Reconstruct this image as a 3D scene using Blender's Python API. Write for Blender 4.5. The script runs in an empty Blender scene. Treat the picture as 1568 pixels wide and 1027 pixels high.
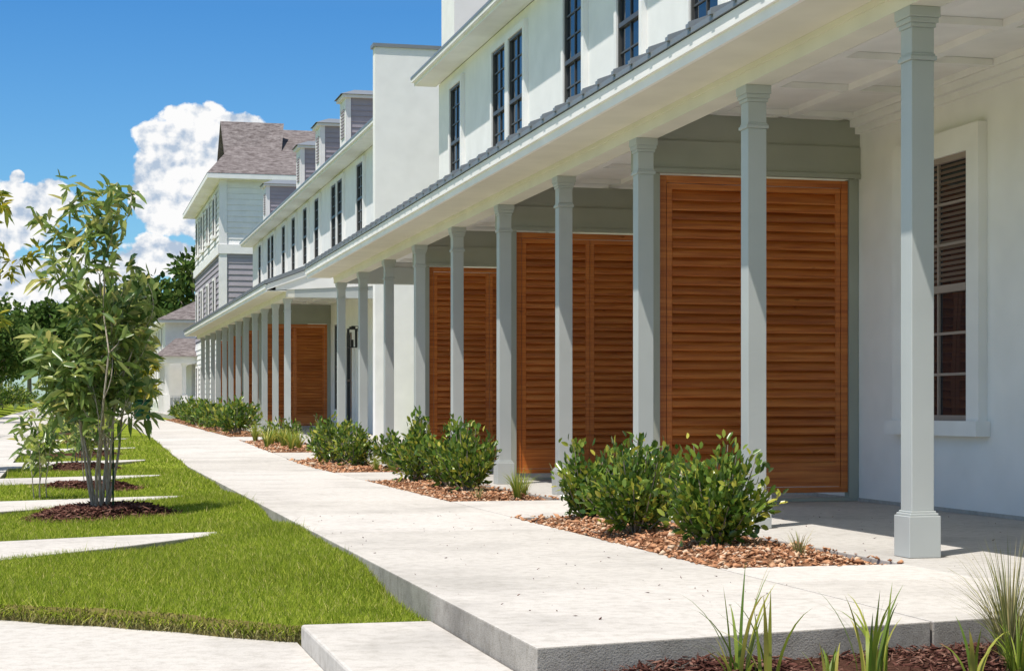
import bpy, math, random
import numpy as np
from mathutils import Vector
random.seed(7); rng=np.random.default_rng(7)
scene=bpy.context.scene
A=math.atan(667/2700)
# ------------------------------------------------------------ materials
def newmat(name,diffuse=False):
    m=bpy.data.materials.new(name); m.use_nodes=True
    nt=m.node_tree; b=nt.nodes['Principled BSDF']
    if diffuse:
        nt.nodes.remove(b); b=nt.nodes.new('ShaderNodeBsdfDiffuse')
        nt.links.new(b.outputs[0],nt.nodes['Material Output'].inputs['Surface'])
    return m,nt,b
def C(b): return b.inputs['Base Color'] if 'Base Color' in b.inputs else b.inputs['Color']
def lnk(nt,a,b): nt.links.new(a,b)
def noise(nt,scale,detail=3,vec=None,rough=.55):
    n=nt.nodes.new('ShaderNodeTexNoise'); n.inputs['Scale'].default_value=scale
    n.inputs['Detail'].default_value=detail; n.inputs['Roughness'].default_value=rough
    if vec is None:
        t=nt.nodes.new('ShaderNodeNewGeometry'); vec=t.outputs['Position']
    lnk(nt,vec,n.inputs['Vector']); return n.outputs['Fac']
def ramp(nt,fac,stops):
    r=nt.nodes.new('ShaderNodeValToRGB'); e=r.color_ramp.elements
    while len(e)<len(stops): e.new(.5)
    for i,(p,c) in enumerate(stops):
        e[i].position=p; e[i].color=(*c,1)
    lnk(nt,fac,r.inputs['Fac']); return r.outputs['Color']
def mul(nt,c1,c2,f=1):
    m=nt.nodes.new('ShaderNodeMix'); m.data_type='RGBA'; m.blend_type='MULTIPLY'
    m.inputs['Factor'].default_value=f
    lnk(nt,c1,m.inputs[6]); lnk(nt,c2,m.inputs[7]); return m.outputs[2]
def bump(nt,b,fac,strength=.3,dist=.01):
    n=nt.nodes.new('ShaderNodeBump'); n.inputs['Strength'].default_value=strength
    n.inputs['Distance'].default_value=dist; lnk(nt,fac,n.inputs['Height']); lnk(nt,n.outputs[0],b.inputs['Normal'])
def scaled(nt,s):
    g=nt.nodes.new('ShaderNodeNewGeometry'); m=nt.nodes.new('ShaderNodeMapping'); m.inputs['Scale'].default_value=s
    lnk(nt,g.outputs['Position'],m.inputs['Vector']); return m.outputs[0]
def painted(name,c,rough=.55,bs=.12,sc=60,var=.06):
    m,nt,b=newmat(name,rough>=.5)
    if rough<.5: b.inputs['Roughness'].default_value=rough
    f=noise(nt,2.3,2)
    lo=tuple(x*(1-var) for x in c); hi=tuple(min(1,x*(1+var*.5)) for x in c)
    lnk(nt,ramp(nt,f,[(.3,lo),(.7,hi)]),C(b))
    if bs>.2: bump(nt,b,noise(nt,sc,1),bs,.004)
    return m
def concrete(name,c,stain=.8,lo=.78,pit=.5,pd=.003):
    m,nt,b=newmat(name,True)
    f1=noise(nt,.9,4,rough=.65); f2=noise(nt,14,4,rough=.7); f3=noise(nt,160,1)
    c1=ramp(nt,f1,[(.32,tuple(x*lo for x in c)),(.5,tuple(x*.95 for x in c)),(.68,c)])
    c2=ramp(nt,f2,[(.3,(.76,.75,.73)),(.55,(1,1,1))])
    c3=ramp(nt,f3,[(.28,(.65,.64,.62)),(.45,(1,1,1))])
    isl=nt.nodes.new('ShaderNodeNewGeometry')
    c4=ramp(nt,isl.outputs['Random Per Island'],[(0,(.90,.90,.89)),(1,(1,1,1))])
    lnk(nt,mul(nt,mul(nt,mul(nt,c1,c2,stain),c3,pit),c4),C(b))
    bump(nt,b,f3,.25,pd); return m
M={}
M['stucco']=painted('white_stucco',(.90,.875,.845),.8,.35,90,.05)
M['trim']=painted('white_trim_paint',(.90,.875,.845),.5,.08)
M['cream']=painted('cream_beam_paint',(.77,.74,.65),.5,.08)
M['col']=painted('grey_green_paint',(.49,.51,.49),.45,.1,60,.05)
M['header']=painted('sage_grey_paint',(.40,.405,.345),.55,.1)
M['frame']=painted('bronze_frame',(.085,.08,.075),.4,.05)
M['taupe']=painted('taupe_window_frame',(.36,.29,.25),.5,.05)
M['lav']=painted('lavender_grey_siding',(.41,.375,.41),.7,.1)
M['metal']=painted('grey_metal_roof',(.22,.235,.25),.4,.05)
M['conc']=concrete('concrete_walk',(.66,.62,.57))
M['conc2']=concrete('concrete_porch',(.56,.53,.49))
M['curb']=concrete('concrete_face',(.52,.48,.43),1.0,.6,1.0,.008)
def shingle():
    m,nt,b=newmat('asphalt_shingles',True)
    f=noise(nt,1,3,vec=scaled(nt,(3,3,9))); g=noise(nt,9,2)
    lnk(nt,mul(nt,ramp(nt,f,[(.35,(.15,.125,.12)),(.65,(.28,.245,.235))]),ramp(nt,g,[(.3,(.7,.7,.7)),(.6,(1,1,1))])),C(b)); return m
M['shingle']=shingle()
def wood():
    m,nt,b=newmat('stained_cedar'); b.inputs['Roughness'].default_value=.30
    f=noise(nt,1,3,vec=scaled(nt,(2,2,45)),rough=.5)
    c=ramp(nt,f,[(.28,(.42,.10,.018)),(.5,(.58,.165,.032)),(.74,(.72,.25,.055))])
    g=nt.nodes.new('ShaderNodeNewGeometry')
    r=ramp(nt,g.outputs['Random Per Island'],[(0,(.70,.64,.60)),(.5,(.95,.93,.9)),(1,(1,1,1))])
    k=noise(nt,5,2,vec=scaled(nt,(1,1,3)))
    kk=ramp(nt,k,[(.22,(.35,.28,.22)),(.29,(1,1,1))])
    lnk(nt,mul(nt,mul(nt,c,r),kk,.8),C(b)); return m
M['wood']=wood()
def glass():
    m,nt,b=newmat('window_glass'); b.inputs['Base Color'].default_value=(.012,.016,.022,1)
    b.inputs['Roughness'].default_value=.03; b.inputs['IOR'].default_value=1.75
    bump(nt,b,noise(nt,1.4,1),.12,.05); return m
M['glass']=glass()
M['blind']=painted('window_blinds',(.19,.13,.10),.6,.05)
def leafmat(name,stops,tr=.3,rough=.4):
    m,nt,b=newmat(name,rough>.5); g=nt.nodes.new('ShaderNodeNewGeometry')
    c=ramp(nt,g.outputs['Random Per Island'],stops)
    lnk(nt,c,C(b))
    if rough<=.5: b.inputs['Roughness'].default_value=rough
    if tr>0:
        t=nt.nodes.new('ShaderNodeBsdfTranslucent'); lnk(nt,c,t.inputs['Color'])
        mx=nt.nodes.new('ShaderNodeMixShader'); mx.inputs[0].default_value=tr
        lnk(nt,b.outputs[0],mx.inputs[1]); lnk(nt,t.outputs[0],mx.inputs[2])
        lnk(nt,mx.outputs[0],nt.nodes['Material Output'].inputs['Surface'])
    return m
M['leaf_shrub']=leafmat('shrub_leaf',[(0,(.045,.10,.015)),(.5,(.12,.21,.03)),(.8,(.27,.35,.045)),(1,(.52,.48,.07))],.3,.25)
M['leaf_tree']=leafmat('magnolia_leaf',[(0,(.10,.18,.045)),(.5,(.24,.33,.085)),(.85,(.42,.46,.14)),(1,(.62,.55,.18))],.4,.28)
M['leaf_yel']=leafmat('yellowing_leaf',[(0,(.10,.17,.02)),(.5,(.32,.33,.03)),(1,(.62,.50,.03))],.4,.4)
M['leaf_far']=leafmat('distant_leaf',[(0,(.04,.08,.02)),(.6,(.09,.15,.035)),(1,(.18,.23,.06))],.2,.6)
M['leaf_lily']=leafmat('lily_leaf',[(0,(.14,.23,.03)),(.6,(.32,.39,.05)),(1,(.58,.50,.11))],.35,.4)
M['leaf_dry']=leafmat('dry_grass_blade',[(0,(.18,.20,.06)),(.6,(.38,.36,.15)),(1,(.55,.46,.26))],.3,.6)
M['blade']=leafmat('grass_blade',[(0,(.16,.225,.02)),(.5,(.31,.39,.045)),(.86,(.45,.49,.07)),(1,(.68,.58,.25))],.35,.6)
M['rock']=leafmat('orange_gravel',[(0,(.20,.09,.05)),(.4,(.48,.23,.12)),(.75,(.62,.35,.20)),(1,(.70,.55,.40))],.0,.8)
M['chip']=leafmat('mulch_chip',[(0,(.05,.022,.018)),(.6,(.13,.055,.042)),(1,(.27,.15,.11))],.0,.9)
def dirt(name,a,b2,sc=25):
    m,nt,b=newmat(name,True)
    f=noise(nt,sc,4,rough=.7); lnk(nt,ramp(nt,f,[(.3,a),(.7,b2)]),C(b)); bump(nt,b,f,.8,.03); return m
M['mulch']=dirt('mulch',(.04,.02,.015),(.13,.065,.045),40)
M['soil']=dirt('soil_edge',(.13,.10,.035),(.27,.23,.08),40)
M['gravelbase']=dirt('gravel_bed_soil',(.12,.06,.035),(.30,.16,.09),30)
def lawn():
    m,nt,b=newmat('lawn_turf',True)
    f=noise(nt,2.0,3); g=noise(nt,60,3)
    c=ramp(nt,f,[(.3,(.18,.25,.025)),(.5,(.27,.34,.04)),(.7,(.38,.40,.075))])
    lnk(nt,mul(nt,c,ramp(nt,g,[(.3,(.5,.5,.4)),(.6,(1,1,1))])),C(b)); bump(nt,b,g,.7,.03); return m
M['lawn']=lawn()
def bark():
    m,nt,b=newmat('bark',True)
    f=noise(nt,1,3,vec=scaled(nt,(60,60,12))); lnk(nt,ramp(nt,f,[(.3,(.22,.175,.135)),(.7,(.50,.43,.35))]),C(b)); return m
M['bark']=bark()
M['green_metal']=painted('green_paint',(.015,.055,.028),.5,.05)
M['black']=painted('black_iron',(.02,.02,.02),.4,.05)
# ------------------------------------------------------------ mesh helpers
class MB:
    def __init__(s): s.v=[];s.f=[];s.m=[]
    def poly(s,pts,mat):
        n=len(s.v); s.v+= [tuple(p) for p in pts]; s.f.append(tuple(range(n,n+len(pts)))); s.m.append(mat)
    def box(s,x0,x1,y0,y1,z0,z1,mat):
        n=len(s.v)
        s.v+=[(x0,y0,z0),(x1,y0,z0),(x1,y1,z0),(x0,y1,z0),(x0,y0,z1),(x1,y0,z1),(x1,y1,z1),(x0,y1,z1)]
        for f in [(0,3,2,1),(4,5,6,7),(0,1,5,4),(1,2,6,5),(2,3,7,6),(3,0,4,7)]:
            s.f.append(tuple(n+i for i in f)); s.m.append(mat)
    def prism(s,pts,z0,z1,mat,side=None):
        n=len(s.v);k=len(pts)
        f0=(lambda p:z0(p[1])) if callable(z0) else (lambda p:z0)
        f1=(lambda p:z1(p[1])) if callable(z1) else (lambda p:z1)
        s.v+=[(p[0],p[1],f0(p)) for p in pts]+[(p[0],p[1],f1(p)) for p in pts]
        s.f.append(tuple(n+k+i for i in range(k))); s.m.append(mat)
        for i in range(k):
            j=(i+1)%k; s.f.append((n+i,n+j,n+k+j,n+k+i)); s.m.append(side or mat)
    def extr(s,prof,y0,y1,mat):
        n=len(s.v);k=len(prof)
        s.v+=[(p[0],y0,p[1]) for p in prof]+[(p[0],y1,p[1]) for p in prof]
        for i in range(k):
            j=(i+1)%k; s.f.append((n+i,n+j,n+k+j,n+k+i)); s.m.append(mat)
        s.f.append(tuple(n+i for i in range(k))[::-1]); s.m.append(mat)
        s.f.append(tuple(n+k+i for i in range(k))); s.m.append(mat)
    def obj(s,name,parent=None,shear=0,z0=0,bevel=0):
        me=bpy.data.meshes.new(name)
        me.from_pydata([(x,y,z+z0+shear*y) for x,y,z in s.v],[],s.f)
        used=sorted(set(s.m)); 
        for u in used: me.materials.append(M[u])
        for p,mm in zip(me.polygons,s.m): p.material_index=used.index(mm)
        me.update(); o=bpy.data.objects.new(name,me); scene.collection.objects.link(o)
        if parent: o.parent=parent
        if bevel:
            b=o.modifiers.new('b','BEVEL'); b.width=bevel; b.segments=2; b.limit_method='ANGLE'
        return o
def empty(name,loc=(0,0,0)):
    o=bpy.data.objects.new(name,None); scene.collection.objects.link(o); return o
def trimesh(name,V,F,mats,parent=None,midx=None,smooth=False):
    me=bpy.data.meshes.new(name); k=F.shape[1]
    me.vertices.add(len(V)); me.vertices.foreach_set('co',V.astype(np.float32).ravel())
    me.loops.add(F.size); me.loops.foreach_set('vertex_index',F.astype(np.int32).ravel())
    me.polygons.add(len(F)); me.polygons.foreach_set('loop_start',np.arange(0,F.size,k,dtype=np.int32))
    if midx is not None: me.polygons.foreach_set('material_index',midx.astype(np.int32))
    for m in mats: me.materials.append(M[m])
    me.update(calc_edges=True); me.validate()
    o=bpy.data.objects.new(name,me); scene.collection.objects.link(o)
    if parent: o.parent=parent
    return o
def norm(a): return a/np.maximum(np.linalg.norm(a,axis=1,keepdims=True),1e-9)
def leaves(B,D,L,Wd,droop=.2,up=None):
    N=len(B); D=norm(D); R=rng.normal(size=(N,3)); 
    if up is not None: R=R*.6+np.array([0,0,up])
    S=norm(np.cross(D,R)); Nn=norm(np.cross(S,D)); L=L[:,None]; Wd=Wd[:,None]
    tip=B+D*L; tip[:,2]-=droop*L[:,0]
    q=B+D*L*.3+S*Wd*.42+Nn*Wd*.15; q2=B+D*L*.3-S*Wd*.42+Nn*Wd*.15
    r=B+D*L*.68+S*Wd*.40+Nn*Wd*.12; r2=B+D*L*.68-S*Wd*.40+Nn*Wd*.12
    r[:,2]-=droop*L[:,0]*.45; r2[:,2]-=droop*L[:,0]*.45
    V=np.stack([B,q,r,tip,r2,q2],1).reshape(-1,3)
    i=np.arange(N)[:,None]*6
    F=np.concatenate([i+np.array([[0,1,2]]),i+np.array([[0,2,3]]),i+np.array([[0,3,4]]),i+np.array([[0,4,5]])],0)
    return V,F
def tube(P0,P1,r0,r1,n=6):
    P0=np.array(P0,float);P1=np.array(P1,float); d=P1-P0; d/=max(np.linalg.norm(d),1e-9)
    a=np.cross(d,[0.3,.9,.1]); a/=np.linalg.norm(a); b=np.cross(d,a)
    t=np.linspace(0,2*np.pi,n,endpoint=False)
    c=np.cos(t)[:,None]*a+np.sin(t)[:,None]*b
    V=np.concatenate([P0+c*r0,P1+c*r1]); 
    F=[]
    for i in range(n):
        j=(i+1)%n; F+= [(i,j,n+j),(i,n+j,n+i)]
    return V,np.array(F)
class Acc:
    def __init__(s): s.V=[];s.F=[];s.I=[];s.n=0
    def add(s,V,F,mi=0):
        s.V.append(V); s.F.append(F+s.n); s.I.append(np.full(len(F),mi)); s.n+=len(V)
    def obj(s,name,mats,parent=None):
        return trimesh(name,np.concatenate(s.V),np.concatenate(s.F),mats,parent,np.concatenate(s.I))
# ------------------------------------------------------------ terrain
def W(y):
    if y<26: return 0.0
    if y<38: return .207*(y-26)/12
    return .0065*min(y,230)-.04
def L(y):
    if y<8: return -.15
    if y<26: return -.15+.12*(y-8)/18
    return W(y)-.03
def SW(y): return L(y)+.025
def ground():
    xs=[-3000,-600,-120,-40,-16,-8,-5.5,-3.6,-3.1,-.9,1.5,20,60,300,3000]
    ys=[-300,-50,-5,8,14,20,26,32,38,60,90,130,230,600,3000]
    V=[];F=[]
    for y in ys:
        for x in xs:
            h=L(y)-.16
            if x<-3.3 and y>20: h+=min(2.2,.13*(-3.3-x))*min(1,(y-20)/40)+.12
            V.append((x,y,h))
    n=len(xs)
    for j in range(len(ys)-1):
        for i in range(n-1): F.append((j*n+i,j*n+i+1,(j+1)*n+i+1,(j+1)*n+i))
    me=bpy.data.meshes.new('ground'); me.from_pydata(V,[],F); me.materials.append(M['lawn'])
    o=bpy.data.objects.new('ground',me); scene.collection.objects.link(o)
ground()
DIP=[14.3,19.6,24.9,30.2]
def ss(t): t=max(0,min(1,t)); return t*t*(3-2*t)
def lawnz(x,y):
    z=L(y)+.02*math.sin(x*2.1+y*.8)*min(1,max(0,(1.5-x)))
    target=-.035 if y<26 else W(y)-.01
    k=ss((x-.7)/.75)*ss((y-8.6)/1.6)
    for d in DIP: k*=1-.95*math.exp(-((y-d)/.75)**2)
    return z+(max(target,z)-z)*k
def front(x):
    w=.03*math.sin(x*5)+.015*math.sin(x*17)
    if x<.9: return w+(9.2+(x+.37)*(8.04-9.2)/1.27 if x>-.37 else 9.2+(x+.37)*-.5)
    return w*max(0,(1.4-x)*2)+8.04+(x-.9)*(7.86-8.04)/.65
V=[];F=[];nx=55
xsL=np.linspace(-.9,1.565,nx); ts=np.concatenate([np.linspace(0,1,100)*30,np.linspace(32,170,40)])
for t in ts:
    for x in xsL:
        y=front(x)+t; V.append((x,y,lawnz(x,y)))
for j in range(len(ts)-1):
    for i in range(nx-1): F.append((j*nx+i,j*nx+i+1,(j+1)*nx+i+1,(j+1)*nx+i))
n=len(V)
for i in range(nx): V.append((xsL[i],front(xsL[i])-.03,-.26))
for i in range(nx-1): F.append((n+i,n+i+1,i+1,i))
me=bpy.data.meshes.new('lawn'); me.from_pydata(V,[],F); me.materials.append(M['lawn']); me.materials.append(M['soil'])
for p in me.polygons[-(nx-1):]: p.material_index=1
for p in me.polygons: p.use_smooth=True
o=bpy.data.objects.new('lawn',me); scene.collection.objects.link(o)
def strippoly(k):
    d=4.95*k
    return [(-.95,10.9+d),(-.46,11.4+d),(.4,12.35+d),(1.03,13.2+d),(1.06,13.42+d),(.3,13.2+d),(-.5,12.85+d),(-.95,12.7+d)]
for k in range(6):
    mb=MB(); mb.prism(strippoly(k),lambda y:L(y)-.1,lambda y:L(y)+.028,'conc','curb'); mb.obj('cross_path',bevel=.008)
def instrip(x,y):
    for k in range(6):
        d=4.95*k
        if x<1.06:
            t=(x+.95)/2.0; 
            if 10.9+d+t*2.35+.0<y<12.7+d+t*.75-.0: return True
    return False
mulchc=[(.22,15.7,.62),(.15,20.6,.55),(.1,25.5,.55),(.1,30.5,.6),(.1,36,.6),(.1,43,.6)]
def blades(n,y0,y1,h,w):
    P=[]
    while len(P)<n:
        x=random.uniform(-.9,1.575); y=random.uniform(y0,y1)
        if y<front(x)-.02 or instrip(x,y): continue
        if any((x-c[0])**2+(y-c[1])**2<(c[2]*.92)**2 for c in mulchc): continue
        P.append((x,y,lawnz(min(x,1.56),y)-.005))
    P=np.array(P); hh=rng.uniform(.5,1.3,n)*h*(1+.25*np.sin(P[:,0]*3.1+P[:,1]*1.7))*(1+.9*(rng.uniform(0,1,n)>.985))
    th=rng.uniform(0,2*np.pi,n); s=np.stack([np.cos(th),np.sin(th),np.zeros(n)],1)*w
    lean=rng.normal(size=(n,3))*.5; lean[:,2]=1; tip=P+lean*hh[:,None]
    V=np.stack([P-s,P+s,tip],1).reshape(-1,3); F=np.arange(3*n).reshape(-1,3); return V,F
a=Acc()
for args in [(78000,7.8,12.9,.037,.003),(42000,12.2,18,.04,.004),(24000,17,26,.04,.006),(10000,26,40,.045,.009)]:
    a.add(*blades(*args))
for N,mi,hz in ((4500,0,0),(3000,1,-.02)):
    xx=rng.uniform(-.9,1.55,N); P=np.stack([xx,np.array([front(q) for q in xx])+rng.uniform(-.03,.04,N),-.158+rng.uniform(-.02,.01,N)+hz],1)
    th=rng.uniform(0,6.28,N); s=np.stack([np.cos(th),np.sin(th),0*th],1)*.003
    tip=P+np.stack([rng.normal(0,.02,N),rng.uniform(-.055,.0,N),rng.uniform(-.04,.04,N)],1)
    a.add(np.stack([P-s,P+s,tip],1).reshape(-1,3),np.arange(3*N).reshape(-1,3),mi)
a.obj('lawn_grass',['blade','leaf_dry'])
# ------------------------------------------------------------ pavements
mb=MB()
fy=lambda x: 6.0+(x-1.59)*.214
g=.005
ys=[7.95,9.9,11.9,13.9,15.9,17.9,19.9,21.9,23.9,25.9]+[27.9+2*i for i in range(60)]
mb.prism([(1.57,fy(1.57)),(3.28-g,fy(3.28)),(3.28-g,7.95-g),(1.57,7.95-g)],-.3,0,'conc','curb')
mb.prism([(3.28+g,fy(3.28)),(4.6,fy(4.6)),(4.6,7.95-g),(3.28+g,7.95-g)],-.3,0,'conc','curb')
for i in range(len(ys)-1):
    y0,y1=ys[i]+g,ys[i+1]-g
    mb.prism([(1.57,y0),(3.28-g,y0),(3.28-g,y1),(1.57,y1)],lambda y:W(y)-.3,W,'conc','curb')
beds=[(8.75,13.2),(15.6,20.5),(23.0,27.9),(30.5,36.5)]
prev=7.95
for (b0,b1) in beds+[(39,200)]:
    mb.prism([(3.28+g,prev+g),(4.35-g,prev+g),(4.35-g,b0),(3.28+g,b0)],lambda y:W(y)-.3,W,'conc','curb'); prev=b1-g
mb.obj('concrete_walk',bevel=.006)
mb=MB()
pys=[0]+[7.95,11.65,14.14,16.63,19.1,21.6,24.1,26.6,29.1,31.6,34.5]
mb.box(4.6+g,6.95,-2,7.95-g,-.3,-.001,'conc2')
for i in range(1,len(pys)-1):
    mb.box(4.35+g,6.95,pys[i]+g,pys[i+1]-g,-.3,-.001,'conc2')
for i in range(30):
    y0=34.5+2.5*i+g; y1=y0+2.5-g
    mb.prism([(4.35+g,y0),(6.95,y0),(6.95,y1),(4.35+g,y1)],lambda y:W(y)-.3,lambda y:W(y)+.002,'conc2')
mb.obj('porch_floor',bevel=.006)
mb=MB(); mb.box(.97,1.563,3,7.84,-.3,-.12,'conc'); mb.obj('concrete_step',bevel=.012)
mb=MB()
mb.prism([(-6,2),(.967,2),(.967,9.2),(-6,13)],-.4,-.215,'conc'); 
mb.obj('lower_pavement')
mb=MB()
for i in range(70):
    y0=9.5+2.5*i; mb.prism([(-3.1,y0+g),(-.93,y0+g),(-.93,y0+2.5-g),(-3.1,y0+2.5-g)],lambda y:SW(y)-.2,SW,'conc','curb')
mb.obj('sidewalk')
# ------------------------------------------------------------ rocks and mulch
def rocks(acc,P,size,mi=0,flat=.6,elong=1.0):
    n=len(P); base=np.array([[1,0,0],[-1,0,0],[0,1,0],[0,-1,0],[0,0,1],[0,0,-1]],float)
    F0=np.array([[0,2,4],[2,1,4],[1,3,4],[3,0,4],[2,0,5],[1,2,5],[3,1,5],[0,3,5]])
    V=base[None]*rng.uniform(.5,1.1,(n,6,1))*size[:,None,None]
    V+=rng.normal(0,.22,(n,6,3))*size[:,None,None]; V[:,:,2]*=flat; V[:,:,0]*=elong; V[:,:,1]/=elong
    V[:,:,2]+=V[:,:,0]*rng.normal(0,.35,(n,1))
    th=rng.uniform(0,6.28,n); c,s=np.cos(th)[:,None],np.sin(th)[:,None]
    x=V[:,:,0]*c-V[:,:,1]*s; y=V[:,:,0]*s+V[:,:,1]*c; V=np.stack([x,y,V[:,:,2]],2)+P[:,None,:]
    F=(np.arange(n)[:,None,None]*6+F0[None]).reshape(-1,3); acc.add(V.reshape(-1,3),F,mi)
for (b0,b1) in beds+[(41,46.5),(48.5,54),(56,62),(64,70)]:
    mb=MB()
    nseg=12; xs=np.linspace(3.3,4.34,5)
    def zz(x,y): 
        u=min(1,min(x-3.29,4.35-x)/.3,max(0,min(y-b0,b1-y))/.4); return W(y)-.05+.07*max(0,u)
    for j in range(nseg):
        for i in range(4):
            y0=b0+(b1-b0)*j/nseg; y1=b0+(b1-b0)*(j+1)/nseg
            mb.poly([(xs[i],y0,zz(xs[i],y0)),(xs[i+1],y0,zz(xs[i+1],y0)),(xs[i+1],y1,zz(xs[i+1],y1)),(xs[i],y1,zz(xs[i],y1))],'gravelbase')
    bed=mb.obj('gravel_bed')
    n=int(6500*min(1,(12/b0)**1.5)); n=max(n,500)
    x=rng.uniform(3.24,4.38,n); y=rng.uniform(b0-.05,b1+.05,n)
    z=np.array([zz(min(4.34,max(3.3,p)),q) for p,q in zip(x,y)])+rng.uniform(-.003,.018,n)
    z=np.where((x<3.29)|(x>4.34)|(y<b0)|(y>b1),np.array([W(q) for q in y])+.004,z)
    keep=((x>3.28)&(x<4.35)&(y>b0)&(y<b1))|(rng.uniform(0,1,n)<.18)
    sz=(rng.uniform(.007,.022,n)+rng.uniform(0,1,n)**6*.024)*(1 if b0<20 else 1.5)
    ac=Acc(); rocks(ac,np.stack([x,y,z],1)[keep],sz[keep],0,.5,1.25); ac.obj('gravel',['rock'],bed)
def mulch_ring(cx,cy,r,n):
    mb=MB(); K=20; c=(cx,cy,lawnz(cx,cy)+.09)
    rim=[(cx+r*(1+.12*math.sin(3*t+cx))*math.cos(t),cy+r*(1+.1*math.sin(2*t+1))*math.sin(t)) for t in [6.283*k/K for k in range(K)]]
    for k in range(K):
        p,q=rim[k],rim[(k+1)%K]
        mp=[(cx+(p[0]-cx)*.7,cy+(p[1]-cy)*.7),(cx+(q[0]-cx)*.7,cy+(q[1]-cy)*.7)]
        zr=lambda u:lawnz(*u)+.003; zm=lambda u:lawnz(*u)+.065
        mb.poly([(*p,zr(p)),(*q,zr(q)),(*mp[1],zm(mp[1])),(*mp[0],zm(mp[0]))],'mulch')
        mb.poly([(*mp[0],zm(mp[0])),(*mp[1],zm(mp[1])),c],'mulch')
    o=mb.obj('mulch_mound')
    th=rng.uniform(0,6.28,n); rr=r*np.sqrt(rng.uniform(0,1,n))*1.1
    x=cx+rr*np.cos(th); y=cy+rr*np.sin(th); z=np.array([lawnz(p,q) for p,q in zip(x,y)])+.075*np.clip((1-rr/r)*3,0,1)+.008
    ac=Acc(); rocks(ac,np.stack([x,y,z],1),rng.uniform(.01,.032,n),0,.4,1.7); ac.obj('mulch_chips',['chip'],o)
for i,(cx,cy,r) in enumerate(mulchc): mulch_ring(cx,cy,r,[2400,1000,700,400,200,200][i])
mb=MB(); mb.prism([(1.6,1.5),(7,1.5),(7,8),(1.6,6.3)],-.5,-.11,'mulch'); bed=mb.obj('mulch_bed')
n=12000; x=rng.uniform(1.7,4.4,n); y=rng.uniform(5.0,6.7,n); k=y<fy(x)-.01; x,y=x[k],y[k]
z=-.105+rng.uniform(-.005,.02,len(x))+.03*np.sin(x*5)*np.sin(y*4)
ac=Acc(); rocks(ac,np.stack([x,y,z],1),rng.uniform(.006,.02,len(x)),0,.35,2.0); ac.obj('mulch_chips',['chip'],bed)
# litter scattered on the pavement
n=170; x=np.concatenate([rng.uniform(1.6,3.3,100),rng.uniform(4.4,6.6,70)]); y=np.concatenate([rng.uniform(6.6,14,100),rng.uniform(8,14,70)])
ac=Acc(); rocks(ac,np.stack([x,y,np.full(n,.004)],1),rng.uniform(.003,.009,n),0,.35,1.6); ac.obj('leaf_litter',['chip'])
# ------------------------------------------------------------ buildings
def window(mb,xw,yc,w,z0,z1,fr='frame',trim='trim',rows=3,cols=2,tw=.11,blind=False,sill=True):
    y0,y1=yc-w/2,yc+w/2; T=.075
    mb.box(xw-T,xw-.001,y0-tw,y0,z0,z1,trim); mb.box(xw-T,xw-.001,y1,y1+tw,z0,z1,trim)
    mb.box(xw-T-.003,xw-.001,y0-tw,y1+tw,z1,z1+tw,trim)
    if sill: mb.box(xw-T-.05,xw-.001,y0-tw-.05,y1+tw+.05,z0-.12,z0,trim)
    mb.box(xw-.012,xw-.002,y0,y1,z0,z1,'glass')
    f=.045; x0,x1=xw-.05,xw-.0125
    mb.box(x0,x1,y0,y0+f,z0,z1,fr); mb.box(x0,x1,y1-f,y1,z0,z1,fr)
    mb.box(x0,x1,y0+f,y1-f,z0,z0+f,fr); mb.box(x0,x1,y0+f,y1-f,z1-f,z1,fr)
    zm=(z0+z1)/2; mb.box(x0-.008,x1,y0+f,y1-f,zm-.03,zm+.03,fr)
    for (za,zb) in [(zm+.03,z1-f),(z0+f,zm-.03)]:
        for c in range(1,cols):
            yy=y0+f+(y1-y0-2*f)*c/cols; mb.box(xw-.032,x1,yy-.011,yy+.011,za,zb,fr)
        for r in range(1,rows):
            zq=za+(zb-za)*r/rows; mb.box(xw-.030,x1,y0+f,y1-f,zq-.011,zq+.011,fr)
    if blind:
        zq=zm+.06
        while zq<z1-.06:
            n=len(mb.v); mb.v+=[(xw-.022,y0+f,zq),(xw-.022,y1-f,zq),(xw-.0128,y1-f,zq+.026),(xw-.0128,y0+f,zq+.026)]
            mb.f.append((n,n+1,n+2,n+3)); mb.m.append('blind'); zq+=.044
def column(mb,x,y,zt=3.10):
    def b(h,za,zb): mb.box(x-h,x+h,y-h,y+h,za,zb,'col')
    b(.097,0,.235); b(.088,.235,.25); b(.078,.25,.262)
    b(.069,.262,2.80)
    b(.082,2.80,2.825); b(.074,2.825,2.84); b(.069,2.84,2.985); b(.078,2.985,3.01); b(.088,3.01,3.04); b(.096,3.04,zt)
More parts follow.
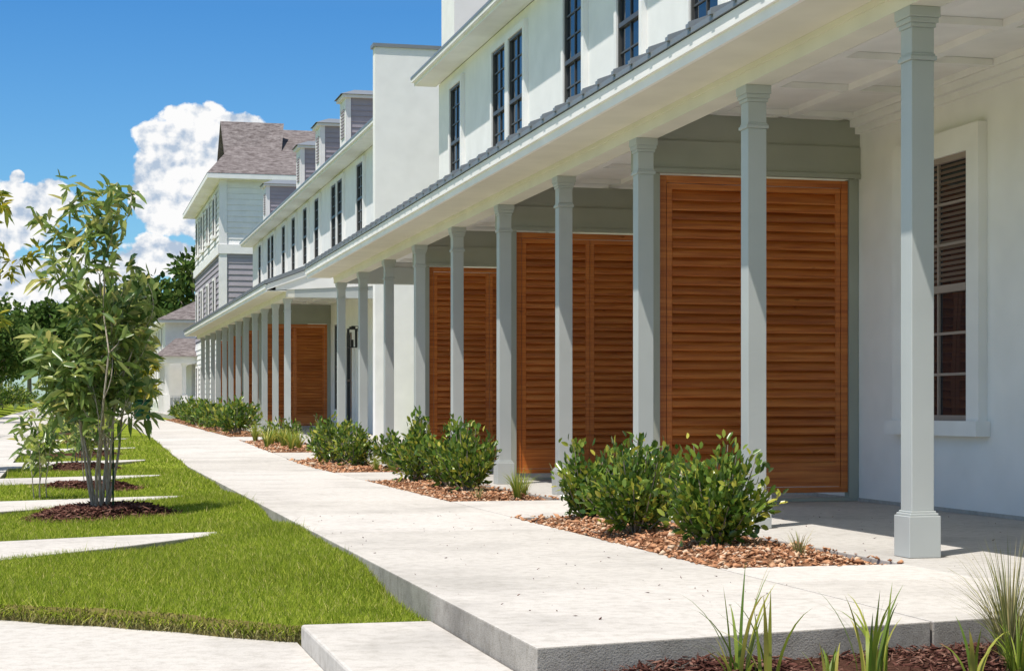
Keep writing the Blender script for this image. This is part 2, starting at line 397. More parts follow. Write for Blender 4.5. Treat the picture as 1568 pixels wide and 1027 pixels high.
def porch(parent,ycols,ya,yb,sh,z0,right=6.9):
    mb=MB()
    for y in ycols: column(mb,4.63,y)
    mb.obj('columns',parent,sh,z0,bevel=.004)
    mb=MB()
    mb.box(4.535,4.725,ya+.03,yb-.35,3.10,3.36,'cream')
    mb.box(4.525,4.5345,ya+.03,yb-.35,3.185,3.224,'cream')
    mb.box(4.115,4.534,ya,yb,3.225,3.245,'cream')
    mb.box(4.085,4.114,ya,yb,3.21,3.37,'trim')
    mb.box(4.060,4.0845,ya,yb,3.28,3.375,'trim')
    mb.box(4.726,right,ya+.25,yb-.56,3.50,3.53,'trim')
    for x in [4.8,5.5,6.2,6.82]:
        mb.box(x-.045,x+.045,ya+.25,yb-.56,3.445,3.499,'trim')
    mb.box(4.7255,4.76,ya+.25,yb-.56,3.30,3.444,'trim')
    y=ya+.5
    while y<yb-.7:
        for (xa,xb) in [(4.846,5.454),(5.546,6.154),(6.246,6.774)]:
            mb.box(xa,xb,y-.045,y+.045,3.447,3.498,'trim')
        y+=1.245
    for y in (ya+.03,yb-.35-.2):
        mb.box(4.727,right,y,y+.19,3.10,3.40,'col')
    rz=lambda x:3.40+(x-4.07)*.38
    mb.extr([(4.30,3.25),(right,3.405),(right,rz(right)-.06),(4.30,rz(4.30)-.05)],ya+.008,ya+.024,'trim')
    mb.extr([(4.55,3.405),(right,3.405),(right,rz(right)-.06),(4.55,rz(4.55)-.05)],yb-.5,yb-.44,'trim')
    for y in (ya-.025,yb+.04):
        mb.extr([(4.1,3.25),(right,rz(right)-.20),(right,rz(right)-.045),(4.12,3.385)],y,y+.03,'trim')
    mb.obj('porch_beam_and_ceiling',parent,sh,z0)
    mb=MB()
    mb.extr([(4.04,3.380),(4.04,3.418),(right,rz(right)+.02),(right,rz(right)-.04),(4.10,3.39)],ya-.05,yb+.1,'metal')
    y=ya
    while y<yb:
        mb.extr([(4.032,3.40),(4.032,3.46),(right,rz(right)+.07),(right,rz(right)+.01)],y-.012,y+.012,'metal'); 
        mb.box(4.022,4.06,y-.03,y+.03,3.415,3.445,'metal')
        y+=.43
    mb.obj('standing_seam_porch_roof',parent,sh,z0)
def screen(y,sh=0,z0=0,name='louvered_wood_screen'):
    root=empty(name)
    mb=MB(); xa,xb=5.0,6.80; zb,zt=.08,2.90; f=.065; t=.03
    mb.box(xa,xa+f,y-t,y+t,zb,zt,'wood'); mb.box(xb-f,xb,y-t,y+t,zb,zt,'wood')
    mb.box(xa+f,xb-f,y-t,y+t,zt-f,zt,'wood'); mb.box(xa+f,xb-f,y-t,y+t,zb,zb+.05,'wood')
    mb.obj('frame',root,sh,z0,bevel=.004)
    xm=(xa+xb)/2
    for i,(p,q) in enumerate([(xa+f+.006,xm-.003),(xm+.003,xb-f-.006)]):
        mb=MB(); s=.05; t2=.022
        mb.box(p,p+s,y-t2,y+t2,zb+.055,zt-f-.006,'wood'); mb.box(q-s,q,y-t2,y+t2,zb+.055,zt-f-.006,'wood')
        mb.box(p+s,q-s,y-t2,y+t2,zt-f-.056,zt-f-.006,'wood'); mb.box(p+s,q-s,y-t2,y+t2,zb+.055,zb+.28,'wood')
        z=zb+.285
        while z<zt-f-.09:
            j=random.uniform(-.003,.003)
            n=len(mb.v); d=.034
            prof=[(y-d,z+j),(y-d+.004,z-.012+j),(y+d,z+.085),(y+d-.014,z+.10),(y-d+.006,z+.012+j)]
            K=len(prof)
            mb.v+=[(p+s,a_,b_) for a_,b_ in prof]+[(q-s,a_,b_) for a_,b_ in prof]
            for k in range(K):
                kk=(k+1)%K; mb.f.append((n+k,n+kk,n+K+kk,n+K+k)); mb.m.append('wood')
            z+=.083
        mb.obj('louver_panel',root,sh,z0)
    mb=MB()
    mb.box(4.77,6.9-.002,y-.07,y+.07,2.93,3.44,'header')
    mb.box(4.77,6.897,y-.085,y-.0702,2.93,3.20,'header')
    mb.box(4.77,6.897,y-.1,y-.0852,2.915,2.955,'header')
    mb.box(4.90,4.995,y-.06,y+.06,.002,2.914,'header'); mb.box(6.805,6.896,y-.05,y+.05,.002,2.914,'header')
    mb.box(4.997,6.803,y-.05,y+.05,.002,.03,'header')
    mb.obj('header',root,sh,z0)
def mainroof(mb,ya,yb,ez,xe=6.47,slope=.62,xr=11.5):
    rz=lambda x:ez+(x-xe)*slope
    mb.extr([(xe,ez-.02),(xe,ez+.05),(xr,rz(xr)+.05),(xr,rz(xr)-.02)],ya-.3,yb+.3,'shingle')
    mb.extr([(xr,rz(xr)-.02),(xr,rz(xr)+.05),(xr+5,ez+.05),(xr+5,ez-.02)],ya-.3,yb+.3,'shingle')
    mb.box(xe-.01,xe+.02,ya-.29,yb+.29,ez-.12,ez-.021,'trim')
    mb.box(xe-.07,xe-.011,ya-.29,yb+.29,ez-.06,ez+.0,'trim')
    mb.box(xe-.08,xe+.0,ya-.31,yb+.31,ez+.001,ez+.05,'metal')
    mb.box(xe+.021,6.899,ya-.29,yb+.29,ez-.12,ez-.10,'trim')
    for y in (ya-.31,yb+.30):
        mb.extr([(xe,ez-.12),(xe,ez-.021),(xr,rz(xr)-.021),(xr,rz(xr)-.14)],y-.02,y+.02,'trim')
def gables(mb,x0,y0,y1,ez,xr,slope,mat):
    for y in (y0,y1-.3):
        z=ez+(xr-6.47)*slope
        mb.extr([(x0,ez-.15),(xr,ez-.15),(xr,z-.03),(x0,ez+(x0-6.47)*slope-.03)],y,y+.3,mat)
        mb.extr([(xr,ez-.15),(15.5,ez-.15),(xr,z-.03)],y,y+.3,mat)
B1=empty('townhouse')
mb=MB(); mb.box(6.9,7.15,-3,33.9,-.1,7.17,'stucco'); mb.box(7.151,16,33.6,33.899,-.1,7.14,'stucco'); mb.box(7.151,16,-3,-2.7,-.1,7.14,'stucco')
gables(mb,6.92,-2.99,33.88,7.3,11.5,.62,'stucco')
mb.obj('walls',B1)
mb=MB(); mainroof(mb,-3,33.9,7.30); mb.obj('roof',B1)
mb=MB(); mb.box(6.93,8.6,32.6,33.8,7.0,10.6,'stucco'); mb.box(6.88,8.65,32.55,33.85,10.6,10.7,'metal'); mb.obj('chimney',B1)
mb=MB()
for yc in [32.1,24.1,21.5,18.7,13.4,10.8,5]: window(mb,6.9,yc,.95,4.75,6.85)
window(mb,6.9,27.45,.95,4.75,6.85); window(mb,6.9,28.62,.95,4.75,6.85)
mb.obj('upper_windows',B1)
mb=MB(); window(mb,6.9,13.22,1.1,.74,2.88,fr='taupe',rows=3,tw=.20,blind=True)
for yc in [18.6,23.6,29.3]: window(mb,6.9,yc,1.0,.74,2.88,fr='taupe',tw=.2)
mb.obj('ground_floor_windows',B1)
mb=MB(); mb.box(6.885,6.8995,-2,33.8,0,.03,'conc2'); mb.box(6.80,6.899,-1.7,31.5,3.38,3.444,'trim'); mb.box(6.85,6.899,-1.7,31.5,3.32,3.379,'trim')
mb.obj('wall_trim',B1)
porch(B1,[9.157+2.49*i for i in range(-2,10)],-2,32.2,0,0)
for y in [14.84,20.06,25.3]: screen(y)
SH=.0065
B2=empty('townhouse')
mb=MB(); Y0=38.2; Y1=71.5
mb.box(6.9,7.2,Y0+.3,Y1,-.3,6.87,'stucco'); 
mb.box(6.35,9.6,Y0,Y0+.299,-.5,8.5,'stucco'); mb.box(7.25,16,Y1-.3,Y1-.001,-.3,6.84,'stucco')
mb.box(6.30,9.65,Y0-.04,Y0+.34,8.5,8.58,'metal')
mb.box(9.6,16,Y0,Y0+.298,-.5,7.2,'stucco')
gables(mb,6.92,Y0+.31,Y1-.02,7.0,11.5,.62,'stucco')
mb.obj('walls',B2,SH,0)
mb=MB(); mainroof(mb,Y0+.62,Y1,7.0); mb.obj('roof',B2,SH,0)
mb=MB()
for yc,p in [(43.5,0),(47.5,1),(51.6,0),(54.3,0),(57.3,0),(60.1,0),(64.2,1),(68.1,0)]:
    if p: window(mb,6.9,yc-.58,.95,4.9,6.65); window(mb,6.9,yc+.58,.95,4.9,6.65)
    else: window(mb,6.9,yc,.98,4.9,6.65)
for yc in [47.4,52,57,62]: window(mb,6.9,yc,.95,.5,2.8)
window(mb,6.9,45.2,1.0,.03,2.5,rows=1,cols=1,sill=False)
mb.obj('windows',B2,SH,0)
mb=MB()
for y in [49.1,54.3,59.2,70.0]:
    x=7.2; ya,yb=y-1.0,y
    mb.box(x,10.6,ya,yb,7.3,9.05,'lav')
    for k in range(10):
        z=7.5+k*.15; mb.extr([(x+.1,z),(10.5,z),(10.5,z+.01),(x+.1,z+.01)],ya-.018,ya-.001,'lav')
    mb.box(x-.03,x-.001,ya-.03,ya+.1,7.3,9.05,'trim'); mb.box(x-.03,x-.001,yb-.1,yb+.03,7.3,9.05,'trim')
    mb.box(x+.0,x+.12,ya-.028,ya-.0185,7.3,9.05,'trim')
    mb.box(x-.02,x-.001,ya+.1,yb-.1,7.3,9.05,'trim')
    for k in range(9): mb.box(x-.05,x-.021,ya+.22,yb-.22,8.0+k*.09,8.05+k*.09,'lav')
    mb.box(x-.12,10.9,ya-.12,yb+.12,9.05,9.13,'trim')
    n=len(mb.v)
    mb.v+=[(x-.18,ya-.18,9.131),(11,ya-.18,9.131),(11,yb+.18,9.131),(x-.18,yb+.18,9.131),(x+.3,y-.5,9.36),(11,y-.5,9.36)]
    for f in [(0,1,5,4),(1,2,5),(2,3,4,5),(3,0,4)]: mb.f.append(tuple(n+i for i in f)); mb.m.append('metal')
mb.obj('dormers',B2,SH,0)
porch(B2,[39.9+2.49*i for i in range(12)],39.3,69.5,SH,-.04)
for y in [49.1,54.2,59.3,64.4]: screen(y,SH,-.04)
rt=empty('wall_lantern'); mb=MB(); yl=43.4; zl=2.5
mb.box(6.8,6.899,yl-.08,yl+.08,zl-.15,zl+.05,'black'); mb.box(6.62,6.80,yl-.01,yl+.01,zl+.12,zl+.14,'black'); mb.box(6.78,6.80,yl-.01,yl+.01,zl,zl+.12,'black')
for dx in(-.1,.1):
    for dy in(-.1,.1): mb.box(6.64+dx-.014,6.64+dx+.014,yl+dy-.014,yl+dy+.014,zl-.38,zl+.05,'black')
mb.box(6.53,6.75,yl-.11,yl+.11,zl-.40,zl-.38,'black'); mb.box(6.52,6.76,yl-.12,yl+.12,zl+.05,zl+.07,'black')
mb.box(6.61,6.67,yl-.03,yl+.03,zl-.379,zl-.2,'black')
mb.box(6.57,6.71,yl-.07,yl+.07,zl+.071,zl+.119,'black'); mb.obj('lamp_body',rt,SH,-.04)
B3=empty('three_storey_house'); mb=MB()
X3,Ya,Yb=6.15,78.0,95.0
mb.box(X3,X3+11,Ya,Yb,-.3,3.6,'trim'); mb.box(X3,X3+11,Ya,Yb,3.6,7.3,'lav'); mb.box(X3,X3+11,Ya,Yb,7.3,10.45,'trim')
for lo,hi,m in [(3.7,7.1,'lav'),(7.5,10.4,'trim'),(0,3.5,'trim')]:
    z=lo
    while z<hi:
        mb.poly([(X3-.005,Ya-.035,z),(X3+11,Ya-.035,z),(X3+11,Ya-.005,z+.24),(X3-.005,Ya-.005,z+.24)],m)
        mb.poly([(X3-.005,Ya-.035,z),(X3+11,Ya-.035,z),(X3+11,Ya-.003,z),(X3-.005,Ya-.003,z)],m)
        mb.poly([(X3-.035,Ya,z),(X3-.005,Ya,z+.24),(X3-.005,Yb,z+.24),(X3-.035,Yb,z)],m)
        z+=.25
mb.box(X3-.08,X3+.25,Ya-.08,Ya-.046,0,10.4,'trim'); mb.box(X3-.08,X3-.046,Ya-.079,Ya+.3,0,10.4,'trim')
mb.box(X3-.12,X3+11,Ya-.12,Ya-.047,7.1,7.5,'trim'); mb.box(X3-.12,X3-.047,Ya-.118,Yb,7.1,7.5,'trim')
mb.obj('walls',B3,SH,0)
mb=MB()
for yc in [81,85,89,92.5]:
    for z in [.6,4.4,8.1]: window(mb,X3-.05,yc,1.0,z,z+1.7)
mb.obj('windows',B3,SH,0)
mb=MB(); e=.65; zr=13.9; ze=10.55
c=[(X3-e,Ya-e),(X3+12,Ya-e),(X3+12,Yb+e),(X3-e,Yb+e)]
mb.v+=[(x,y,ze) for x,y in c]+[(8.1,86.5,zr),(15,86.5,zr)]
for f in [(0,1,5,4),(1,2,5),(2,3,4,5),(3,0,4)]: mb.f.append(f); mb.m.append('shingle')
mb.box(X3-e+.01,X3+12,Ya-e+.01,Yb+e-.01,ze-.22,ze-.01,'trim')
ng=len(mb.v); mb.v+=[(6.9,81.0,11.15),(6.9,87.4,11.15),(6.9,84.2,13.75),(9.6,84.2,13.75),(9.0,80.4,11.2),(9.0,88,11.2),(6.6,80.7,10.95),(6.6,87.7,10.95),(6.6,84.2,13.85),(9.6,84.2,13.85)]
mb.f.append((ng,ng+2,ng+1)); mb.m.append('trim'); mb.f.append((ng+6,ng+4,ng+9,ng+8)); mb.m.append('shingle'); mb.f.append((ng+7,ng+8,ng+9,ng+5)); mb.m.append('shingle')
mb.obj('roof',B3,SH,0)
B4=empty('white_house'); mb=MB()
mb.box(5.0,13,104,140,-.3,5.3,'trim'); 
for k in range(9):
    yc=107+k*3.6; window(mb,5.0,yc,1.0,.6,2.4); window(mb,5.0,yc,1.0,3.2,4.9)
n=len(mb.v); mb.v+=[(4.5,103.4,5.3),(13.5,103.4,5.3),(13.5,141,5.3),(4.5,141,5.3),(8.2,108,7.2),(9.8,136,7.2)]
for f in [(0,1,4),(1,2,5,4),(2,3,5),(3,0,4,5)]: mb.f.append(tuple(n+i for i in f)); mb.m.append('shingle')
mb.box(4.52,13.4,103.5,141,5.12,5.29,'trim')
mb.obj('house_body',B4,SH,0)
B5=empty('white_porch_house'); mb=MB()
mb.box(6.0,12,96,103,-.3,2.6,'trim'); 
for x in (4.6,5.5,6.4,7.6):
    mb.box(x-.16,x+.16,94.0,94.32,-.2,.95,'trim'); mb.box(x-.10,x+.10,94.06,94.26,.95,2.6,'trim'); mb.box(x-.14,x+.14,94.02,94.30,2.45,2.6,'trim')
for y in (97,100): mb.box(4.44,4.76,y,y+.32,-.2,.95,'trim'); mb.box(4.5,4.7,y+.06,y+.26,.95,2.6,'trim')
for k in range(16): mb.box(4.75+k*.18,4.78+k*.18,94.14,94.17,.15,.8,'trim')
mb.box(4.7,7.6,94.12,94.19,.8,.86,'trim'); mb.box(4.35,12,93.8,94.5,2.6,2.95,'trim'); mb.box(4.35,4.8,94.5,103,2.6,2.95,'trim')
n=len(mb.v); mb.v+=[(4.1,93.5,2.96),(12,93.5,2.96),(12,103.5,2.96),(4.1,103.5,2.96),(5.3,98.5,4.05),(12,98.5,4.05)]
for f in [(0,1,5,4),(2,3,4,5),(3,0,4)]: mb.f.append(tuple(n+i for i in f)); mb.m.append('shingle')
mb.obj('house_body',B5,SH,0)
mb=MB(); mb.box(2.2,2.8,70.2,71.0,.3,1.15,'green_metal'); mb.box(2.16,2.84,70.15,71.05,1.15,1.2,'green_metal'); mb.box(2.23,2.48,70.16,70.199,.4,1.1,'green_metal'); mb.box(2.52,2.77,70.16,70.199,.4,1.1,'green_metal')
mb.obj('utility_cabinet',bevel=.02)
# ------------------------------------------------------------ vegetation
def shrub(x,y,zb,r,h,n,mat='leaf_shrub',ls=.05,name='shrub'):
    ac=Acc(); Bs=[];Ds=[]
    c0=np.array([x,y,zb]); nb=30
    for i in range(nb):
        th=random.uniform(0,6.28); rr=r*math.sqrt(random.random())*.98
        hh=h*(1-.5*(rr/r)**2)*random.uniform(.62,1.16)
        p0=c0+np.array([math.cos(th),math.sin(th),0])*rr*.12; pm=c0+np.array([math.cos(th)*rr*.6,math.sin(th)*rr*.6,hh*.45]); p1=c0+np.array([math.cos(th)*rr,math.sin(th)*rr,hh])
        V,F=tube(p0,pm,.007,.005,4); ac.add(V,F,1); V,F=tube(pm,p1,.005,.0025,4); ac.add(V,F,1)
        m=n//nb
        t=rng.uniform(.15,1.0,m)**.7
        P=np.where(t[:,None]<.5,p0+(pm-p0)*(t[:,None]*2),pm+(p1-pm)*(t[:,None]*2-1))
        P=P+rng.normal(0,1,(m,3))*np.array([r*.10,r*.10,h*.045])
        D=norm(P-(c0+np.array([0,0,h*.3])))*.6+rng.normal(0,.45,(m,3))+np.array([0,0,.65])
        Bs.append(P);Ds.append(D)
    B=np.concatenate(Bs);D=np.concatenate(Ds); B[:,2]=np.maximum(B[:,2],zb+.02)
    V,F=leaves(B,D,rng.uniform(.7,1.25,len(B))*ls,rng.uniform(.42,.58,len(B))*ls,.1,up=.8); ac.add(V,F,0)
    return ac.obj(name,[mat,'bark'])
for (x,y,r,h,n) in [(3.72,10.0,.38,.60,2000),(3.60,11.15,.36,.60,1700),(3.95,11.9,.34,.60,1300),(3.72,12.7,.34,.62,1400),
                    (3.72,16.9,.34,.62,1300),(3.8,18.0,.34,.72,1300),(3.75,19.5,.36,.74,1300),
                    (3.8,24.6,.36,.62,1000),(3.75,26.0,.4,.68,1000),(3.8,27.3,.36,.66,900),(3.9,34.5,.4,.5,600),(4.2,23.6,.3,.5,700)]:
    shrub(x,y,W(y)+.0,r,h,n,ls=.068 if y<15 else .08)
for y in [41.8,43.6,45.3,49.5,51.5,53,57,59,61,65,68]:
    shrub(3.7+random.uniform(-.2,.2),y,W(y),.5,random.uniform(.6,.9),600,ls=.13)
def tuft(x,y,z,n,h,mat,w=.006,spread=.5,name='grass_tuft',seg=4):
    V=[];F=[]
    for i in range(n):
        th=random.uniform(0,6.28); ln=h*random.uniform(.6,1.1); out=random.uniform(.08,1)*spread
        d=np.array([math.cos(th),math.sin(th),0]); s=np.array([-d[1],d[0],0])*w*random.uniform(.7,1.2)
        p=np.array([x,y,z])+d*random.uniform(0,.04); k0=len(V)
        for k in range(seg+1):
            t=k/seg; q=p+d*ln*out*t**1.6+np.array([0,0,ln*(t-.45*out*t*t*t)]); ww=(1-t**2)*1.0+.03
            V+=[q-s*ww,q+s*ww]
        for k in range(seg): a0=k0+2*k; F+=[(a0,a0+1,a0+3),(a0,a0+3,a0+2)]
    return trimesh(name,np.array(V),np.array(F),[mat])
for (x,y,n,h) in [(2.22,5.72,10,.45),(2.30,5.66,7,.34),(2.18,5.6,6,.24),(2.66,5.62,12,.38),(2.76,5.75,9,.35),(3.02,5.55,8,.24),(2.45,5.5,5,.17),(2.52,5.62,5,.16)]:
    tuft(x,y,-.1,n,h,'leaf_lily',.008,.75,'daylily',6)
tuft(3.33,5.85,-.1,200,.50,'leaf_dry',.0022,.95,'ornamental_grass',6)
tuft(3.22,5.6,-.1,60,.25,'leaf_lily',.004,.9,'ornamental_grass',6)
for (x,y,n,h) in [(3.95,9.25,40,.2),(4.1,13.0,70,.3),(3.98,15.9,110,.36),(4.15,16.3,60,.3),(3.6,15.9,30,.16),(3.9,23.4,80,.3),(4.1,22.9+.4,60,.25)]:
    tuft(x,y,W(y),n,h,'leaf_dry' if h<.25 else 'leaf_lily',.003,.9,'ornamental_grass')
for i in range(14):
    y=random.uniform(30.7,36); tuft(random.uniform(3.45,4.2),y,W(y),36,.42,'leaf_lily',.012,.75,'daylily')
def smalltree(x,y,z,H,R,nl,name,mat='leaf_tree',ls=.13,stems=6,bare=.27,lean=(0,0)):
    ac=Acc(); P=[];D=[]
    def grow(p,d,ln,r,dep):
        seg=5
        for k in range(seg):
            cx=x+lean[0]*(p[2]-z)/H; cy=y+lean[1]*(p[2]-z)/H
            off=np.array([p[0]-cx,p[1]-cy,0]); rad=np.linalg.norm(off)
            d=d+rng.normal(0,.08,3)+np.array([0,0,.03])-(off/R*.35 if rad>R*.8 else 0); d/=np.linalg.norm(d)
            q=p+d*ln/seg; r2=r*.84
            V,F=tube(p,q,r,r2,5); ac.add(V,F,1)
            if (q[2]-z)>H*bare*1.1 and (dep>=1 or k>=2):
                for _ in range(2): P.append(q+rng.normal(0,.03,3)); D.append(d+rng.normal(0,.8,3))
            if dep<2 and k>=1:
                for _ in range(2 if dep==0 else 1):
                    if (q[2]-z)>H*bare and random.random()<.85:
                        th=random.uniform(0,6.28); nd=d*.6+np.array([math.cos(th),math.sin(th),.3])*.85
                        grow(q,nd/np.linalg.norm(nd),min(R*.95,ln*random.uniform(.25,.42)),r2*.5,dep+1)
            p=q; r=r2
        for _ in range(8): P.append(p+rng.normal(0,.02,3)); D.append(d*.6+rng.normal(0,.8,3))
    for s in range(stems):
        th=6.28*s/stems+random.uniform(-.3,.3); o=random.uniform(.12,.30)*(0 if s==0 else 1)
        d=np.array([math.cos(th)*o*R*1.7,math.sin(th)*o*R*1.7,1]); d/=np.linalg.norm(d)
        grow(np.array([x+math.cos(th)*.06,y+math.sin(th)*.06,z]),d,H*(.93 if s==0 else random.uniform(.5,.85)),.017*H/2.6,0)
    P=np.array(P);D=np.array(D); idx=rng.integers(0,len(P),nl)
    B=P[idx]+rng.normal(0,.02,(nl,3)); DD=D[idx]+rng.normal(0,.45,(nl,3)); DD[:,2]-=.2
    V,F=leaves(B,DD,rng.uniform(.6,1.2,len(B))*ls,rng.uniform(.24,.34,len(B))*ls,.25,up=1.0); ac.add(V,F,0)
    return ac.obj(name,[mat,'bark'])
smalltree(.21,15.75,-.08,2.45,.62,2500,'young_magnolia_tree',ls=.175,stems=8,lean=(-.2,0),bare=.25)
mb=MB(); mb.box(.30,.315,15.6,15.615,-.1,1.35,'green_metal'); mb.box(.24,.32,15.61,15.62,1.0,1.02,'green_metal'); mb.obj('tree_stake')
smalltree(.15,20.6,-.05,1.1,.45,260,'young_magnolia_tree',ls=.14,stems=4)
smalltree(.0,25.6,-.02,1.1,.45,240,'young_magnolia_tree',ls=.14,stems=4)
smalltree(-.35,18.2,-.06,.95,.45,260,'young_magnolia_tree',ls=.16,stems=4,bare=.15)
smalltree(.1,30.5,.02,1.3,.6,300,'young_magnolia_tree',ls=.17,stems=4)
smalltree(.3,43,.2,1.8,.8,350,'young_magnolia_tree',ls=.2,stems=4)
smalltree(-1.5,25.0,.0,3.0,1.0,1900,'yellowing_tree',mat='leaf_yel',ls=.2,stems=6,bare=.40)
smalltree(-3.6,40,.3,4.0,1.8,2200,'yellowing_tree',mat='leaf_yel',ls=.28,stems=6)
smalltree(2.6,76,.5,2.6,2.0,1400,'ornamental_tree',mat='leaf_yel',ls=.32,stems=7,bare=.1)
def bigtree(ac,x,y,z,H,R,n,ls):
    V,F=tube((x,y,z),(x,y,z+H*.55),.028*H,.014*H,7); ac.add(V,F,1)
    cl=[]
    for k in range(26):
        th=random.uniform(0,6.28); ph=random.uniform(-.6,1); rr=R*random.uniform(.35,.85)
        c=np.array([x+math.cos(th)*rr*math.sqrt(max(0,1-ph*ph*.8)),y+math.sin(th)*rr*math.sqrt(max(0,1-ph*ph*.8)),z+H*.62+ph*H*.34])
        cl.append((c,R*random.uniform(.2,.42)))
        V,F=tube((x,y,z+H*random.uniform(.3,.5)),c,.009*H,.003*H,4); ac.add(V,F,1)
    m=n//26
    for c,r in cl:
        d=norm(rng.normal(size=(m,3))); B=c+d*r*rng.uniform(.55,1.08,(m,1))*np.array([1,1,.75])
        V,F=leaves(B,d+rng.normal(0,.6,(m,3)),rng.uniform(.6,1.3,m)*ls,rng.uniform(.5,.8,m)*ls,.1); ac.add(V,F,0)
ac=Acc()
for (x,y,H,R) in [(2.2,150,9.5,4),(6,145,10,4.5),(9.8,140,12.8,4),(12.5,150,13,5),(-1,155,9,4),(4.5,165,11,5),(16,150,13,5),(-4,160,9,4)]+[(-10-8*i,175+random.uniform(-8,8),10,6) for i in range(6)]:
    bigtree(ac,x,y,.7,H,R,2600,.6)
ac.obj('distant_trees',['leaf_far','bark'])
ac=Acc()
for (x,y,H,R) in [(-6.5,62,8.2,3.0),(-5.2,75,6.8,2.6),(-9,70,10,4),(-6,92,7,2.8),(-7.5,110,9,4),(-12,55,10,4),(-5.0,125,6,2.8),(-4.6,100,5,2.2)]:
    bigtree(ac,x,y,.7,H,R,3000,.32)
ac.obj('roadside_trees',['leaf_far','bark'])
for (x,y) in [(-4.3,50),(-4.4,54),(-4.5,59),(-4.3,65),(-4.6,72),(-4.6,80),(-4.6,90),(-4.8,100),(-4.4,115),(-4.2,130),(-4.0,150)]: shrub(x,y,L(y)+.2,1.2,1.5,600,ls=.25,mat='leaf_shrub',name='hedge_shrub')
# ------------------------------------------------------------ light, sky, camera
to_sun=Vector((-1,-.7,2.9)).normalized()
sun=bpy.data.lights.new('sun','SUN'); sun.energy=5.0; sun.angle=math.radians(.5); sun.color=(1,.955,.89)
so=bpy.data.objects.new('sun',sun); scene.collection.objects.link(so)
so.rotation_euler=(-to_sun).to_track_quat('-Z','Y').to_euler()
w=bpy.data.worlds.new('World'); scene.world=w; w.use_nodes=True; nt=w.node_tree
bg=nt.nodes['Background']; bg.inputs['Strength'].default_value=.15
sky=nt.nodes.new('ShaderNodeTexSky'); sky.sky_type='NISHITA'; sky.sun_disc=False
sky.sun_elevation=math.asin(to_sun.z); sky.sun_rotation=math.atan2(to_sun.x,to_sun.y)
sky.air_density=1.0; sky.dust_density=.5; sky.ozone_density=1.0
tc=nt.nodes.new('ShaderNodeTexCoord'); sp=nt.nodes.new('ShaderNodeSeparateXYZ'); lnk(nt,tc.outputs['Generated'],sp.inputs[0])
er=ramp(nt,sp.outputs[2],[(0,(.62,.82,.94)),(.08,(.42,.72,.93)),(.22,(.24,.58,.90)),(.42,(.95,.95,.92)),(.75,(1.05,.96,.86))])
skc=mul(nt,sky.outputs[0],er); lnk(nt,skc,bg.inputs['Color'])
def math_(op,a,b=None,clamp=False):
    n=nt.nodes.new('ShaderNodeMath'); n.operation=op; n.use_clamp=clamp
    for i,v in enumerate((a,b)):
        if v is None: continue
        if isinstance(v,(int,float)): n.inputs[i].default_value=v
        else: lnk(nt,v,n.inputs[i])
    return n.outputs[0]
yy=math_('MAXIMUM',sp.outputs[1],.05)
u=math_('DIVIDE',sp.outputs[0],yy); v=math_('DIVIDE',sp.outputs[2],yy)
cb=nt.nodes.new('ShaderNodeCombineXYZ'); lnk(nt,u,cb.inputs[0]); lnk(nt,v,cb.inputs[1])
def wn(scale,detail,off=(0,0,0),rough=.55):
    m=nt.nodes.new('ShaderNodeMapping'); m.inputs['Location'].default_value=off; lnk(nt,cb.outputs[0],m.inputs[0])
    n=nt.nodes.new('ShaderNodeTexNoise'); n.inputs['Scale'].default_value=scale; n.inputs['Detail'].default_value=detail; n.inputs['Roughness'].default_value=rough
    lnk(nt,m.outputs[0],n.inputs['Vector']); return n.outputs['Fac']
def pix(x,y):
    xc=(x-784)/2700; up=(625-y)/2700; X=xc*math.cos(A)+math.sin(A); Y=math.cos(A)-xc*math.sin(A); return X/Y,up/Y
F=None
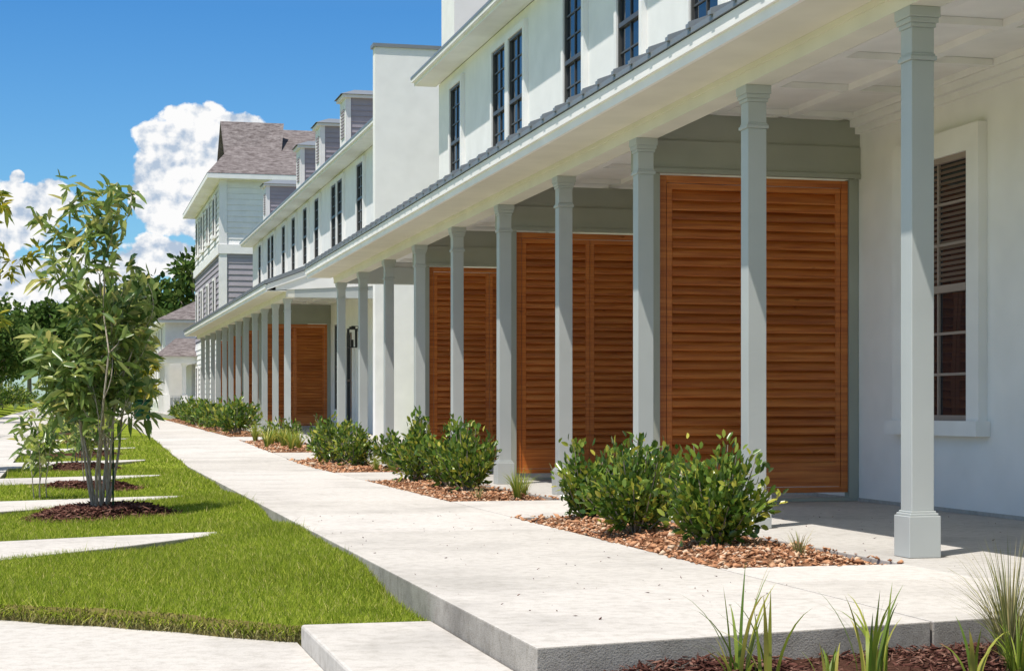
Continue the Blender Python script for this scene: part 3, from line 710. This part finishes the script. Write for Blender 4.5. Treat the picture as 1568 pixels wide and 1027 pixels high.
for (px,py,rx,ry) in [(305,215,74,56),(252,218,50,40),(368,194,46,26),(240,262,52,46),(305,270,84,54),(228,305,42,38),(285,335,66,36),
                      (50,315,66,42),(5,340,70,60),(28,270,14,12),(245,395,76,38),(185,425,70,30),(40,430,150,50)]:
    uc,vc=pix(px,py); sx=rx/2700;sy=ry/2700
    a1=math_('DIVIDE',math_('SUBTRACT',u,uc),sx); a1=math_('MULTIPLY',a1,a1); b1=math_('DIVIDE',math_('SUBTRACT',v,vc),sy); b1=math_('MULTIPLY',b1,b1)
    d=math_('SUBTRACT',1,math_('SQRT',math_('ADD',a1,b1)))
    d=math_('MAXIMUM',d,-1.5)
    F=d if F is None else math_('MAXIMUM',F,d)
n1=wn(56,6,rough=.52); n2=wn(56,5,(.0026,-.0040,0),rough=.52)
n3=wn(20,1)
dens=math_('ADD',F,math_('MULTIPLY',math_('SUBTRACT',n1,.5),1.6))
dens=math_('ADD',dens,math_('MULTIPLY',math_('SUBTRACT',n3,.5),.6))
al=math_('MULTIPLY',math_('SUBTRACT',dens,.02),8.0,True)
al=math_('MULTIPLY',al,math_('GREATER_THAN',sp.outputs[1],.06))
rel=math_('MULTIPLY',math_('SUBTRACT',n1,n2),5.0)  # cloud light and shade, painted into their colour from offset noise
sh=math_('ADD',math_('ADD',.70,rel),math_('MULTIPLY',math_('SUBTRACT',n3,.5),.9),True)
cr=nt.nodes.new('ShaderNodeValToRGB'); cr.color_ramp.elements[0].color=(.46,.56,.70,1); cr.color_ramp.elements[1].color=(.98,.98,.98,1)
cr.color_ramp.elements[0].position=.1; cr.color_ramp.elements[1].position=.85
lnk(nt,sh,cr.inputs[0])
bg2=nt.nodes.new('ShaderNodeBackground'); lnk(nt,cr.outputs[0],bg2.inputs['Color']); bg2.inputs['Strength'].default_value=1.0
mx=nt.nodes.new('ShaderNodeMixShader'); lnk(nt,al,mx.inputs[0]); lnk(nt,bg.outputs[0],mx.inputs[1]); lnk(nt,bg2.outputs[0],mx.inputs[2])
lnk(nt,mx.outputs[0],nt.nodes['World Output'].inputs['Surface'])
cam=bpy.data.cameras.new('camera'); co=bpy.data.objects.new('camera',cam); scene.collection.objects.link(co)
co.location=(0,0,.84); co.rotation_euler=(math.pi/2,0,-A); cam.sensor_width=36; cam.lens=2700/1568*36
cam.shift_y=111.5/1568; cam.clip_end=8000; cam.clip_start=.1
scene.camera=co
scene.view_settings.view_transform='Standard'; scene.view_settings.look='None'; scene.view_settings.exposure=0
